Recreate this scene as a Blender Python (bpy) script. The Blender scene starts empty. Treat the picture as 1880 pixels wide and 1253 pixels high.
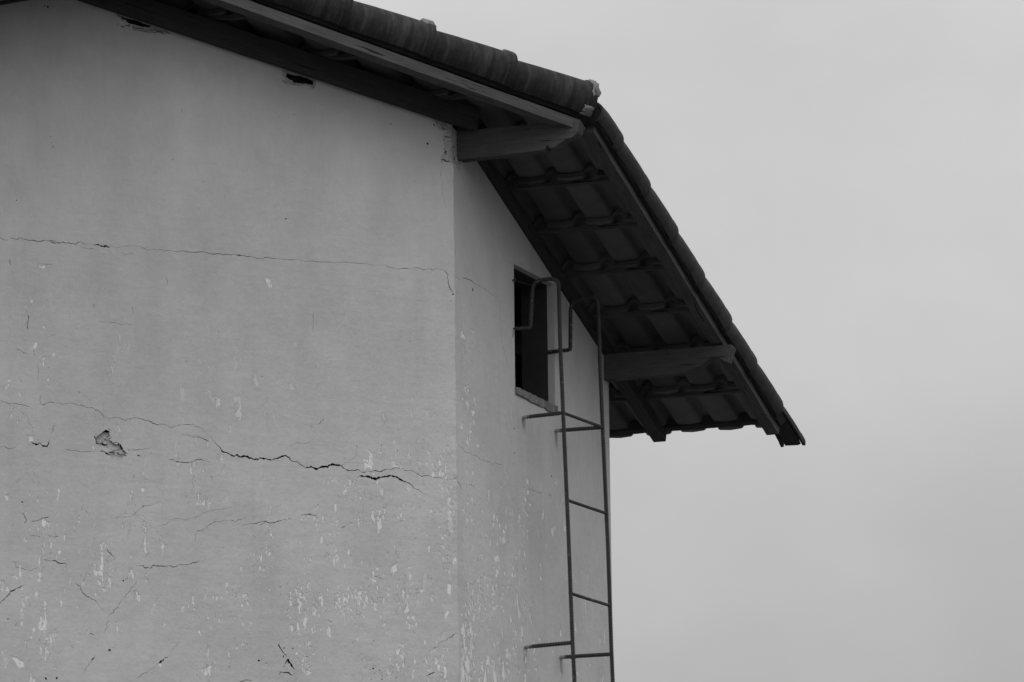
import bpy, bmesh, math, random
from mathutils import Vector, Matrix, noise
from mathutils.geometry import delaunay_2d_cdt
random.seed(11)
scene = bpy.context.scene
COL = scene.collection

# ------------------------------------------------------------------ camera (fitted to the photograph)
PITCH, ROLL = math.radians(10.5914), math.radians(-0.7377)
FPX, PW, PH = 10076.3, 1880.0, 1253.0
CAM = Vector((0.26234, -24.79475, -4.45287))          # the wall corner stands at x = y = 0
FWD = Vector((0, math.cos(PITCH), math.sin(PITCH)))
_u0 = Vector((0, -math.sin(PITCH), math.cos(PITCH)))
RGT = math.cos(ROLL) * Vector((1, 0, 0)) + math.sin(ROLL) * _u0
UPV = -math.sin(ROLL) * Vector((1, 0, 0)) + math.cos(ROLL) * _u0
cd = bpy.data.cameras.new('camera')
cd.sensor_width = 36.0
cd.lens = FPX / PW * 36.0
cd.clip_start, cd.clip_end = 0.5, 6000
cam = bpy.data.objects.new('camera', cd)
cam.matrix_world = Matrix((RGT, UPV, -FWD)).transposed().to_4x4()
cam.location = CAM
COL.objects.link(cam)
scene.camera = cam

# ------------------------------------------------------------------ overcast sky, weak soft sun, exposure
SUN_EL, SUN_ROT = math.radians(58), math.radians(215)
w = bpy.data.worlds.new('World'); scene.world = w; w.use_nodes = True
nt = w.node_tree; nt.nodes.clear()
def wn(t, **k):
    n = nt.nodes.new(t)
    for a, b in k.items(): setattr(n, a, b)
    return n
out = wn('ShaderNodeOutputWorld'); bg = wn('ShaderNodeBackground'); bg.inputs['Strength'].default_value = 0.1
sky = wn('ShaderNodeTexSky', sky_type='NISHITA', sun_disc=False, sun_elevation=SUN_EL, sun_rotation=SUN_ROT)
sky.dust_density = 6; sky.air_density = 2
bw = wn('ShaderNodeRGBToBW')
tc = wn('ShaderNodeTexCoord'); sep = wn('ShaderNodeSeparateXYZ')
L = nt.links.new
L(sky.outputs[0], bw.inputs[0]); L(tc.outputs['Generated'], sep.inputs[0])
def wm(op, a, b):
    n = wn('ShaderNodeMath', operation=op)
    for i, v in enumerate((a, b)):
        if isinstance(v, (int, float)): n.inputs[i].default_value = v
        else: L(v, n.inputs[i])
    return n.outputs[0]
up = wm('MAXIMUM', sep.outputs['Z'], 0.0)
deck = wm('ADD', wm('MULTIPLY', up, 14.0), 3.25)             # overcast: the cloud deck brightens towards the zenith
cn = wn('ShaderNodeTexNoise'); cn.inputs['Scale'].default_value = 9; cn.inputs['Detail'].default_value = 5; cn.inputs['Roughness'].default_value = 0.5
mp = wn('ShaderNodeMapping'); mp.inputs['Location'].default_value = (0.35, 0.0, 0.42); mp.inputs['Scale'].default_value = (1, 1, 1.6)
L(tc.outputs['Generated'], mp.inputs[0]); L(mp.outputs[0], cn.inputs['Vector'])
cl = wm('ADD', wm('MULTIPLY', cn.outputs[0], 0.56), 0.72)                       # cloud texture around 1
mixv = wm('ADD', wm('MULTIPLY', wm('MULTIPLY', deck, cl), 0.9), wm('MULTIPLY', bw.outputs[0], 0.1))
L(mixv, bg.inputs['Color']); L(bg.outputs[0], out.inputs['Surface'])
sl = bpy.data.lights.new('sun', 'SUN'); sl.energy = 0.5; sl.angle = math.radians(60); sl.color = (1, 1, 1)
so = bpy.data.objects.new('sun', sl); COL.objects.link(so)
sd = Vector((math.sin(SUN_ROT) * math.cos(SUN_EL), math.cos(SUN_ROT) * math.cos(SUN_EL), math.sin(SUN_EL)))
so.rotation_euler = sd.to_track_quat('Z', 'Y').to_euler(); so.location = sd * 30
vs = scene.view_settings
vs.view_transform = 'Standard'; vs.look = 'None'; vs.exposure = 0.0; vs.gamma = 1.0; vs.use_curve_mapping = False

# ------------------------------------------------------------------ plan of the building
A_R, TURN, TA = math.radians(69.80654), math.radians(45.18495), 0.360045
UR = Vector((math.cos(A_R), math.sin(A_R), 0)); NR = Vector((UR.y, -UR.x, 0))          # ladder wall: along, outward
A_L = A_R - TURN
UL = Vector((math.cos(A_L), math.sin(A_L), 0)); NL = Vector((UL.y, -UL.x, 0))          # long wall: along, outward
CT, ST = UL.dot(UR), UL.dot(NR)
HK = 1.19968                                             # z + TA*s on the plane of the wall heads
GZ = -6.05                                               # ground level
Z = Vector((0, 0, 1))
RIDGE_S = -1.357                                         # the ridge runs along NR; beyond it the roof falls the other way
def rise(s): return -TA * (s if s > RIDGE_S else 2 * RIDGE_S - s)
def pt(s, t, k): return UR * s + NR * t + Z * (HK + k + rise(s))        # k = height above the wall-head plane
def nl_to_t(s, n): return (n - s * UR.dot(NL)) / NR.dot(NL)            # t on the line at distance n from the long wall
def t_to_s(t, n): return (n - t * NR.dot(NL)) / UR.dot(NL)
def _ray(x, y): return RGT * ((x - PW / 2) / FPX) - UPV * ((y - PH / 2) / FPX) + FWD
def on_left(x, y):
    v = _ray(x, y); P = CAM + v * (-NL.dot(CAM) / NL.dot(v)); return (P.dot(UL), P.z)
def on_right(x, y):
    v = _ray(x, y); P = CAM + v * (-NR.dot(CAM) / NR.dot(v)); return (P.dot(UR), P.z)

# ------------------------------------------------------------------ materials (black-and-white photograph: all grey)
class NM:
    def __init__(self, name):
        self.m = bpy.data.materials.new(name); self.m.use_nodes = True
        self.t = self.m.node_tree; self.b = self.t.nodes['Principled BSDF']
        self.co = self.t.nodes.new('ShaderNodeTexCoord')
    def n(self, ty, **k):
        n = self.t.nodes.new(ty)
        for a, b in k.items(): setattr(n, a, b)
        return n
    def l(self, a, b): self.t.links.new(a, b)
    def math(self, op, a, b=0.0, clamp=False):
        n = self.n('ShaderNodeMath', operation=op, use_clamp=clamp)
        for i, v in enumerate((a, b)):
            if isinstance(v, (int, float)): n.inputs[i].default_value = v
            else: self.l(v, n.inputs[i])
        return n.outputs[0]
    def noise(self, scale, detail=4, rough=0.55, stretch=(1, 1, 1), src='Object', off=(0, 0, 0)):
        mp = self.n('ShaderNodeMapping'); mp.inputs['Scale'].default_value = stretch; mp.inputs['Location'].default_value = off
        self.l(self.co.outputs[src], mp.inputs[0])
        n = self.n('ShaderNodeTexNoise'); n.inputs['Scale'].default_value = scale
        n.inputs['Detail'].default_value = detail; n.inputs['Roughness'].default_value = rough
        self.l(mp.outputs[0], n.inputs['Vector']); return n.outputs[0]
    def step(self, v, lo, hi):
        n = self.n('ShaderNodeMapRange', clamp=True, interpolation_type='SMOOTHSTEP')
        self.l(v, n.inputs[0]); n.inputs[1].default_value = lo; n.inputs[2].default_value = hi; return n.outputs[0]
    def mix(self, f, a, b):                              # scalar lerp
        return self.math('ADD', self.math('MULTIPLY', f, self.math('SUBTRACT', b, a)), a)
    def bump(self, h, dist, strength=1.0):
        n = self.n('ShaderNodeBump'); n.inputs['Distance'].default_value = dist; n.inputs['Strength'].default_value = strength
        self.l(h, n.inputs['Height']); self.l(n.outputs[0], self.b.inputs['Normal'])
    def done(self, v, rough=0.85, spec=0.25):
        self.l(v, self.b.inputs['Base Color'])
        self.b.inputs['Roughness'].default_value = rough; self.b.inputs['Specular IOR Level'].default_value = spec
        return self.m

def simple(name, base, var=0.25, scale=8, rough=0.85, stretch=(1, 1, 1), bump=0.002, spec=0.2, rnd=0.0):
    k = NM(name); n = k.noise(scale, 6, 0.6, stretch)
    v = k.math('MULTIPLY', k.math('ADD', k.math('MULTIPLY', n, var * 2), 1 - var), base)
    if rnd:
        oi = k.n('ShaderNodeObjectInfo')
        v = k.math('MULTIPLY', v, k.math('ADD', k.math('MULTIPLY', oi.outputs['Random'], rnd * 2), 1 - rnd))
    k.bump(n, bump)
    return k.done(v, rough, spec)

def paint_material():
    k = NM('wall_paint')
    P = 0.607
    big = k.noise(0.8, 4, 0.55); mid = k.noise(3.6, 6, 0.62, (1, 1, 0.7)); fine = k.noise(38, 6, 0.7, (1, 1, 0.7)); grit = k.noise(150, 3, 0.6)
    v = k.math('ADD', k.math('ADD', k.math('MULTIPLY', big, 0.16), k.math('MULTIPLY', mid, 0.20)), k.math('ADD', k.math('MULTIPLY', fine, 0.09), k.math('MULTIPLY', grit, 0.035)))
    v = k.math('ADD', v, P - 0.243)
    # rain runs: narrow vertical streaks, and wide soft damp tongues
    streak = k.step(k.noise(10, 5, 0.6, (1, 1, 0.06), off=(3, 1, 0)), 0.52, 0.85)
    v = k.math('SUBTRACT', v, k.math('MULTIPLY', streak, 0.055))
    damp = k.step(k.noise(2.2, 5, 0.6, (1, 1, 0.25), off=(13, 5, 2)), 0.5, 0.75)
    v = k.math('SUBTRACT', v, k.math('MULTIPLY', damp, 0.045))
    sx = k.n('ShaderNodeSeparateXYZ'); k.l(k.co.outputs['Object'], sx.inputs[0])
    low = k.step(k.math('MULTIPLY', sx.outputs['Z'], -1.0), -0.65, 0.9)          # the weathered lower courses
    # grime speckle gathered in blotches
    blot = k.step(k.noise(3.2, 6, 0.65, (1, 1, 0.8), off=(7, 2, 5)), 0.46, 0.70)
    speck = k.step(k.noise(62, 4, 0.65, off=(1, 9, 4)), 0.55, 0.72)
    v = k.math('SUBTRACT', v, k.math('MULTIPLY', k.math('MULTIPLY', speck, blot), k.math('ADD', k.math('MULTIPLY', low, 0.16), 0.03)))
    v = k.math('SUBTRACT', v, k.math('MULTIPLY', blot, 0.03))
    # sparse dark pits
    pit = k.step(k.noise(44, 2, 0.5, off=(8, 1, 6)), 0.75, 0.77)
    v = k.math('SUBTRACT', v, k.math('MULTIPLY', pit, 0.2))
    # small bare flecks where the paint has let go
    zone = k.step(k.noise(2.4, 5, 0.65, (1, 1, 0.7), off=(2, 4, 1)), 0.44, 0.60)
    fl = k.step(k.noise(24, 6, 0.7, (1, 1, 0.40), off=(5, 5, 5)), 0.585, 0.61)
    f = k.math('MULTIPLY', k.math('MULTIPLY', fl, zone), low)
    v = k.mix(f, v, 0.86)
    trowel = k.noise(14, 4, 0.6, (0.35, 0.35, 1.3), off=(0, 3, 9))
    h = k.math('ADD', k.math('ADD', k.math('MULTIPLY', mid, 1.2), k.math('MULTIPLY', fine, 0.55)), k.math('ADD', k.math('MULTIPLY', trowel, 0.5), k.math('MULTIPLY', f, -0.35)))
    k.bump(h, 0.006, 1.0)
    return k.done(v, 0.8, 0.2)

M = {}
M['paint'] = paint_material()
def bare_material():                                      # where paint has come away: pale undercoat with shreds of paint left on it
    k = NM('bare_plaster')
    a = k.step(k.noise(42, 5, 0.68, (1, 1, 0.22), off=(2, 7, 3)), 0.36, 0.50); b = k.noise(90, 4, 0.6)
    v = k.math('ADD', k.mix(a, 0.67, 0.88), k.math('MULTIPLY', k.math('SUBTRACT', b, 0.5), 0.14))
    k.bump(k.math('ADD', a, b), 0.003); return k.done(v, 0.9, 0.2)
M['bare'] = bare_material()
M['chip'] = simple('broken_render', 0.53, 0.35, 60, 0.95, (1, 1, 1), 0.012)
M['stain'] = simple('rust_run', 0.36, 0.35, 30, 0.9, (1, 1, 0.15), 0.001)
M['hair'] = simple('hairline_dust', 0.17, 0.4, 50)
M['crack'] = simple('crack_grime', 0.035, 0.3, 40)
M['sill'] = simple('dirty_sill', 0.23, 0.8, 22, 0.95, (1, 1, 1), 0.008)
M['brick'] = simple('inner_brick', 0.10, 0.3, 12)
M['clay'] = simple('clay_tile', 0.118, 0.35, 9, 0.85, (1, 1, 1), 0.002, rnd=0.22)
M['mould'] = simple('blackened_tile', 0.05, 0.75, 30, 0.9, (1, 1, 1), 0.003, rnd=0.15)
M['mortar'] = simple('lime_mortar', 0.17, 0.5, 30, 0.95, (1, 1, 1), 0.006)
M['bed'] = simple('shaded_mortar', 0.04, 0.5, 22, 0.95, (1, 1, 1), 0.008)  # bedding mortar, the shadow under the tiles darkened into its colour
def wood(name, base):                                     # old sawn timber: grain along local x, dark splits, grey bleach
    k = NM(name)
    g1 = k.noise(5, 5, 0.65, (1, 10, 10)); g2 = k.noise(16, 5, 0.65, (0.5, 9, 9)); pat = k.noise(7, 4, 0.6)
    split = k.step(k.noise(7, 3, 0.5, (0.55, 9, 9), off=(4, 2, 7)), 0.64, 0.70)
    v = k.math('MULTIPLY', k.math('ADD', k.math('MULTIPLY', g1, 0.9), k.math('ADD', k.math('MULTIPLY', g2, 0.5), k.math('MULTIPLY', pat, 0.5))), base * 1.05)
    v = k.math('MULTIPLY', v, k.math('SUBTRACT', 1.0, k.math('MULTIPLY', split, 0.75)))
    k.bump(k.math('SUBTRACT', g2, split), 0.006); return k.done(v, 0.85, 0.15)
M['wood'] = wood('grey_timber', 0.095)
M['wood_pale'] = wood('pale_timber', 0.11)
M['wood_dark'] = wood('dark_timber', 0.06)
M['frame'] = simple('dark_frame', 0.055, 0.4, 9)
M['ground'] = simple('rough_grass', 0.06, 0.5, 0.6, 0.95, (1, 1, 1), 0.05)

def cap_material():
    k = NM('weathered_cap')
    st = k.noise(26, 5, 0.65, (0.16, 1.0, 0.16)); n = k.noise(22, 5, 0.6)
    oi = k.n('ShaderNodeObjectInfo')
    v = k.math('ADD', k.math('MULTIPLY', k.step(st, 0.44, 0.72), 0.04), k.math('ADD', k.math('MULTIPLY', n, 0.03), 0.012))
    v = k.math('MULTIPLY', v, k.math('ADD', k.math('MULTIPLY', oi.outputs['Random'], 0.4), 0.8))
    k.bump(n, 0.004); return k.done(v, 0.9, 0.15)
M['cap'] = cap_material()

def steel_material():
    k = NM('rusty_rebar'); n = k.noise(30, 5, 0.6); n2 = k.noise(6, 3)
    v = k.math('ADD', k.math('MULTIPLY', n, 0.06), k.math('ADD', k.math('MULTIPLY', n2, 0.025), 0.004))
    spl = k.step(k.noise(55, 3, 0.5, off=(3, 3, 3)), 0.68, 0.72)
    v = k.mix(spl, v, 0.22)
    k.bump(n, 0.001); return k.done(v, 0.75, 0.3)
M['steel'] = steel_material()
def bracket_material():                                   # brackets: wall paint slopped over the end in the wall (local x = 0)
    k = NM('paint_splashed_rebar'); n = k.noise(30, 5, 0.6)
    v = k.math('ADD', k.math('MULTIPLY', n, 0.06), 0.02)
    sx = k.n('ShaderNodeSeparateXYZ'); k.l(k.co.outputs['Object'], sx.inputs[0])
    edge = k.math('ADD', sx.outputs['X'], k.math('MULTIPLY', k.noise(60, 3, 0.5), 0.05))
    f = k.math('SUBTRACT', 1.0, k.step(edge, 0.045, 0.07))
    v = k.mix(f, v, 0.33)
    k.bump(n, 0.001); return k.done(v, 0.75, 0.3)
M['bracket'] = bracket_material()

# ------------------------------------------------------------------ object helpers
def link(name, me, parent=None, mats=()):
    o = bpy.data.objects.new(name, me); COL.objects.link(o)
    if parent: o.parent = parent
    for m in mats: me.materials.append(M[m])
    return o
def empty(name, parent=None):
    o = bpy.data.objects.new(name, None); COL.objects.link(o); o.empty_display_size = 0.2
    if parent: o.parent = parent
    return o
def mesh(name, vs_, fs, mi=None, smooth=False):
    me = bpy.data.meshes.new(name); me.from_pydata([tuple(v) for v in vs_], [], fs)
    if mi: me.polygons.foreach_set('material_index', mi)
    if smooth: me.polygons.foreach_set('use_smooth', [True] * len(me.polygons))
    me.update(); return me
def hexa(name, c, mat, parent):                          # eight corners: bottom ring, top ring
    me = mesh(name, c, [(3, 2, 1, 0), (4, 5, 6, 7), (0, 1, 5, 4), (1, 2, 6, 5), (2, 3, 7, 6), (3, 0, 4, 7)])
    bm = bmesh.new(); bm.from_mesh(me); bmesh.ops.recalc_face_normals(bm, faces=bm.faces); bm.to_mesh(me); bm.free()
    return link(name, me, parent, (mat,))
def local_bar(name, p0, p1, side, upv, wd, ht, mat, parent, rag=0.0, segs=1):
    """timber from p0 to p1 (its lower outer edge); local x runs along the grain"""
    d = (p1 - p0); ln = d.length; x = d.normalized(); y = (side - x * side.dot(x)).normalized(); z = x.cross(y)
    if z.dot(upv) < 0: z = -z
    vs_, fs = [], []
    for i in range(segs + 1):
        a = ln * i / segs
        j = [(random.uniform(-rag, rag), random.uniform(-rag, rag)) for _ in range(4)]
        vs_ += [(a, j[0][0], j[0][1]), (a, wd + j[1][0], j[1][1]), (a, wd + j[2][0], ht + j[2][1]), (a, j[3][0], ht + j[3][1])]
    for i in range(segs):
        b = 4 * i
        for q in range(4): fs.append((b + q, b + (q + 1) % 4, b + 4 + (q + 1) % 4, b + 4 + q))
    fs += [(3, 2, 1, 0), tuple(4 * segs + q for q in range(4))]
    me = mesh(name, vs_, fs)
    bm = bmesh.new(); bm.from_mesh(me); bmesh.ops.recalc_face_normals(bm, faces=bm.faces); bm.to_mesh(me); bm.free()
    o = link(name, me, parent, (mat,))
    m3 = Matrix((x, y, z)).transposed()
    if m3.determinant() < 0:                              # keep a right-handed frame
        for v in me.vertices: v.co.z = -v.co.z
        m3 = Matrix((x, y, -z)).transposed(); me.flip_normals()
    o.matrix_world = Matrix.Translation(p0) @ m3.to_4x4()
    return o

# ------------------------------------------------------------------ ground
me = mesh('ground', [(-3000, -3000, GZ), (3000, -3000, GZ), (3000, 3000, GZ), (-3000, 3000, GZ)], [(0, 1, 2, 3)])
g = link('ground', me, None, ('ground',)); g['kind'] = 'structure'; g['label'] = 'rough dark grass ground around the tower'

# ------------------------------------------------------------------ tower: walls with real cracks, flakes and chips
tower = empty('tower_building'); tower.location = (0, 0, GZ)
tower['label'] = 'cracked pale plaster tower with angled walls under a dark tiled roof'; tower['category'] = 'building'
def adopt(o):                                            # parent at the tower's base, keep world place
    o.parent = tower; o.matrix_parent_inverse = Matrix.Translation((0, 0, -GZ)); return o

def fractal(poly, amp, depth=2):
    for _ in range(depth):
        q = [poly[0]]
        for a, b in zip(poly, poly[1:]):
            d = ((b[0] - a[0]) ** 2 + (b[1] - a[1]) ** 2) ** 0.5
            if d > 0.007:
                o = random.gauss(0, min(amp * d, .0035))
                nx, ny = -(b[1] - a[1]) / d, (b[0] - a[0]) / d
                u = random.uniform(0.4, 0.6)
                q.append((a[0] + (b[0] - a[0]) * u + nx * o, a[1] + (b[1] - a[1]) * u + ny * o))
            q.append(b)
        poly = q
    return poly
def crack_poly(line, width):
    """thin jagged polygon along a line; width in metres, one value or one per given point"""
    ws = width if isinstance(width, (list, tuple)) else None
    n0 = len(line)
    cum = [0]
    for a, b in zip(line, line[1:]): cum.append(cum[-1] + ((b[0] - a[0]) ** 2 + (b[1] - a[1]) ** 2) ** 0.5)
    tot = cum[-1]
    p = fractal(list(line), 0.10, 3)
    lft, rgt, acc = [], [], 0
    for i, q in enumerate(p):
        if i: acc += ((q[0] - p[i - 1][0]) ** 2 + (q[1] - p[i - 1][1]) ** 2) ** 0.5
        u = min(acc / max(tot, 1e-6), 1)
        if ws:
            f = u * (n0 - 1); j = min(int(f), n0 - 2); wd = ws[j] + (ws[j + 1] - ws[j]) * (f - j)
        else: wd = width
        wd *= random.uniform(0.35, 1.45) * min(1, 0.3 + 9 * min(u, 1 - u))
        a = p[max(i - 1, 0)]; b = p[min(i + 1, len(p) - 1)]
        d = max(((b[0] - a[0]) ** 2 + (b[1] - a[1]) ** 2) ** 0.5, 1e-6); nx, ny = -(b[1] - a[1]) / d, (b[0] - a[0]) / d
        lft.append((q[0] + nx * wd / 2, q[1] + ny * wd / 2)); rgt.append((q[0] - nx * wd / 2, q[1] - ny * wd / 2))
    return lft + rgt[::-1]
def blob(cx, cy, rx, ry, n=9, rough=0.4):
    ph = random.random() * 6.28; r = []
    for i in range(n):
        a = ph + 2 * math.pi * i / n; f = random.uniform(1 - rough, 1 + rough * 0.6)
        r.append((cx + math.cos(a) * rx * f, cy + math.sin(a) * ry * f))
    return r
def area2(p): return sum(a[0] * b[1] - b[0] * a[1] for a, b in zip(p, p[1:] + p[:1]))

def inside(x, y, p):
    c = False
    for a, b in zip(p, p[1:] + p[:1]):
        if (a[1] > y) != (b[1] > y) and x < (b[0] - a[0]) * (y - a[1]) / (b[1] - a[1]) + a[0]: c = not c
    return c
def corner_off(z): return .0035 * noise.noise(Vector((3.1, 7.7, z * 2.3))) + .0022 * noise.noise(Vector((1.3, 2.2, z * 11))) + .0014 * noise.noise(Vector((5.3, 0.2, z * 37)))
def build_wall(name, outline, feats, frame, grid=None, hole=None, reveal=0.0, amp=0.003):
    """front skin of a wall. outline and features in wall metres (a, z); frame = (along, outward).
    feats: (polygon, depth, material index)"""
    ua, no = frame
    V, F = [], []
    def addp(p):
        if area2(p) < 0: p = p[::-1]
        i = len(V); V.extend(Vector(q) for q in p); F.append(list(range(i, i + len(p))))
    addp(outline)
    if hole: addp(hole)
    h0 = 2 if hole else 1
    for p, d, m in feats: addp(p)
    if grid:
        a0, a1, z0, z1, st = grid
        na, nz = int((a1 - a0) / st), int((z1 - z0) / st)
        for i in range(na + 1):
            for j in range(nz + 1):
                V.append(Vector((a0 + (a1 - a0) * i / na + random.uniform(-.2, .2) * st, z0 + (z1 - z0) * j / nz + random.uniform(-.2, .2) * st)))
    ov, oe, of, _, _, orig = delaunay_2d_cdt(V, [], F, 0, 1e-6)
    verts, vmap, faces, mi = [], {}, [], []
    amin, amax = min(q[0] for q in outline), max(q[0] for q in outline)
    def disp(a, z):
        e = min(1, (a - amin) / 0.06, (amax - a) / 0.06); e = max(e, 0)
        return e * (amp * noise.noise(Vector((a * 1.7, z * 1.7, len(name) * 1.3))) * 1.6 + amp * 0.35 * noise.noise(Vector((a * 9, z * 9, 4.2))))
    def vid(i, d, side=0):
        key = (i, d, side)
        if key not in vmap:
            a, z = ov[i]; vmap[key] = len(verts)
            rs = math.sin(a * 913.7 + z * 517.3) * .25 * d if d > .003 else 0
            if abs(a) < 1e-5: verts.append(Z * z + (NL + NR) * (corner_off(z) - d * .6))
            else: verts.append(ua * a + Z * z + no * (disp(a, z) - d + rs))
        return vmap[key]
    fd = []; edges = {}; sm = []
    for f, og in zip(of, orig):
        if 0 not in og or (hole and 1 in og): fd.append(None)
        else:
            d, m = 0.0, 0
            cx, cz = sum(ov[i][0] for i in f) / len(f), sum(ov[i][1] for i in f) / len(f)
            for o in og:
                if o >= h0 and inside(cx, cz, feats[o - h0][0]) and feats[o - h0][1] >= d: d, m = feats[o - h0][1], feats[o - h0][2]
            fd.append((d, m)); faces.append(tuple(vid(i, d) for i in f)); mi.append(m); sm.append(d == 0)
        for a, b in zip(f, f[1:] + f[:1]): edges.setdefault((min(a, b), max(a, b)), []).append((len(fd) - 1, a, b))
    for e, fl in edges.items():
        if len(fl) == 2:
            (f0, a, b), (f1, _, _) = fl
            x, y = fd[f0], fd[f1]
            if x and y and x[0] != y[0]:
                if x[0] > y[0]: (f0, a, b) = fl[1]; x, y = y, x     # x is the shallower
                faces.append(tuple(vid(*q, (min(a, b), max(a, b))) for q in ((b, x[0]), (a, x[0]), (a, y[0]), (b, y[0])))); mi.append(y[1] if y[1] not in (1, 4) else 0); sm.append(False)
            elif (x is None) != (y is None) and reveal:
                f0, a, b = fl[0] if x else fl[1]; d = (x or y)[0]
                ca = [sum(ov[i][q] for i in (a, b)) / 2 for q in (0, 1)]
                if hole and min(q[0] for q in hole) - .01 < ca[0] < max(q[0] for q in hole) + .01 and min(q[1] for q in hole) - .01 < ca[1] < max(q[1] for q in hole) + .01:
                    i0 = len(verts)
                    for q in (a, b): verts.append(ua * ov[q][0] + Z * ov[q][1] - no * reveal)
                    faces.append((vid(b, d, 1), vid(a, d, 1), i0, i0 + 1)); mi.append(0); sm.append(False)
    me = mesh(name, verts, faces, mi); me.polygons.foreach_set('use_smooth', sm)
    o = link(name, me, None, ('paint', 'bare', 'chip', 'crack', 'stain', 'hair'))
    return adopt(o)

PXM = 1 / 400.0
featL, featR = [], []
def crackL(pts, wpx=1.5, dep=None): _cr(featL, on_left, pts, wpx, dep)
def crackR(pts, wpx=1.5, dep=None): _cr(featR, on_right, pts, wpx, dep, 1.7)
def _cr(F, fn, pts, wpx, dep, k=1.0):
    g_ = lambda q: q * PXM * min(1.05, .42 + .2 * q)
    wm_ = [g_(q) for q in wpx] if isinstance(wpx, (list, tuple)) else g_(wpx)
    mx = max(wpx) if isinstance(wpx, (list, tuple)) else wpx
    if mx <= 2.0 and not dep: F.append((crack_poly([fn(*q) for q in pts], wm_), .003, 5))
    else: F.append((crack_poly([fn(*q) for q in pts], wm_), dep or (0.014 if mx > 2.4 else 0.006), 3))
def areaL(pts, dep, m): featL.append((fractal([on_left(*q) for q in pts] + [on_left(*pts[0])], 0.17, 2)[:-1], dep, m))
def areaR(pts, dep, m): featR.append((fractal([on_right(*q) for q in pts] + [on_right(*pts[0])], 0.17, 2)[:-1], dep, m))

# --- the slab joint and the other cracks of the long wall (photo coordinates carried onto the wall plane)
crackL([(17, 438), (40, 439), (50, 441), (90, 443), (115, 445), (125, 446), (155, 449), (170, 450)], 1.6)
crackL([(88, 443), (97, 446), (104, 448)], 2)
crackL([(170, 449), (182, 450), (195, 452), (206, 452)], [1, 2.6, 3.2, 1.2])
crackL([(204, 452), (265, 456.5), (310, 460), (385, 466), (437, 470), (455, 471.5), (500, 475), (600, 481.5), (700, 487), (738, 493), (784, 494), (816, 497)], [1.1, 1, 1, 1.9, 1.3, 1.5, 1, 1, 1, 1.2, 1.2, 1.6])
areaL([(436, 466), (440, 468), (444, 470.5), (438, 471)], .01, 3)
crackL([(816, 497), (823, 504), (821.6, 512), (826.6, 532), (830, 541)], [1.6, 2, 1.5, 1.8, 1.6])
crackL([(0, 437), (6, 440), (15, 442)], 1.3)
crackL([(150, 456), (165, 458), (173, 459)], 1.2)
crackL([(222, 464), (234, 468), (250, 467.5)], .9)
crackL([(305, 507), (308, 523)], 1.0); crackL([(242, 563), (245, 577)], 1.0); crackL([(50, 577), (51, 591), (50, 601), (53, 606)], 1.7)
crackL([(18, 476), (19, 487)], 1.4); crackL([(68, 481), (80, 485), (95, 486)], 1.0)
crackL([(30, 640), (40, 646), (52, 647)], 1.0); crackL([(62, 643), (64, 652)], 1.2); crackL([(69, 668), (72, 680), (70, 696)], 1.0)
crackL([(93, 615), (103, 614)], 1.3); crackL([(180, 590), (215, 594), (250, 599)], .7); crackL([(576, 571), (577, 610)], .7)
MAIN = [(388, 804), (400, 818.5), (408.5, 829.6), (416, 831), (429, 838), (441, 839), (449.5, 837.5), (467, 844), (478, 841), (498, 845), (514, 840), (525.5, 837.5), (533, 845), (543, 848), (558, 857.5), (575, 859), (602, 858), (610, 853), (625, 854.5), (640, 864.5), (657, 862), (672, 865), (694, 866), (707, 863), (733, 861), (757, 864), (774, 875.5), (786, 873), (821, 881), (837, 879)]
crackL(MAIN, [1.4, 2.4, 3, 2.8, 3.2, 3, 2.6, 3, 2.4, 2.8, 2, 1.8, 2.6, 3, 3.6, 3.4, 3, 1.8, 1.8, 1.6, 1.4, 1.8, 1.6, 1.4, 1.2, 1.2, 1.6, 1.4, 1.6, 1.6], .016)
crackR([(838, 879), (843, 888), (847, 901)], 1.6)
crackL([(656, 875), (675, 875.5), (683.5, 879), (701, 876.5), (721.6, 874.7), (732, 879), (742, 884), (768, 899), (789, 912)], [2.6, 3.4, 4, 3, 3.4, 3, 1.5, 1.2, .7], .016)
crackL([(625, 855), (634, 850), (645, 845), (652, 838), (655, 822)], .7)
crackL([(531, 820), (546, 813), (560.6, 815), (569, 811)], .9); crackL([(584, 780), (590, 773), (596, 769)], 1.5)
crackL([(350, 802), (369, 804), (384, 810.5)], [.8, 1.4, 2]); crackL([(332, 798), (350, 800)], 1)
crackL([(0, 736), (26, 741), (48, 745), (60, 751.5)], [1.2, 1.3, 1.1, .8])
crackL([(76.6, 724), (73, 735), (78, 743), (98, 740), (115, 743.5), (124.5, 741), (153, 745.5), (170, 749), (184, 757.5), (198.7, 769.4), (210.6, 766.5), (234.6, 769.4), (261, 770), (280, 778), (295.6, 779.5), (313.5, 786), (328, 781), (354, 779), (373.4, 791.4), (390, 791)],
       [1.2, 1.8, 1.4, 1.2, 1, 1, 1, 1.4, 1, .9, 1.1, 1.1, 1.2, 1.8, 1.3, 1, .9, 1, 1.4, 1.2])
crackL([(0, 821), (9.6, 820.4), (17, 825), (31, 819)], 1.2)
crackL([(57, 811), (66, 816), (74, 813), (82.6, 819), (89, 816), (90.5, 803)], [2.5, 3, 1.6, 3, 2.2, 1], .012); crackL([(96, 794.5), (100.5, 781)], 1.2)
crackL([(40, 757), (50, 765), (60, 785), (61, 799)], .7)
crackL([(120, 825.7), (143.6, 829), (158, 830), (175, 829)], 1.1)
crackL([(309, 843), (328, 847.7), (347, 849.6), (368.6, 843.6), (388, 848)], [1, 1.8, 1.8, 1.5, .8])
crackL([(232, 826.6), (243, 826), (252, 826.5), (264, 825.4), (276.5, 823.5)], 1.1)
crackL([(389, 873), (391, 881)], 1.3)
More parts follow.
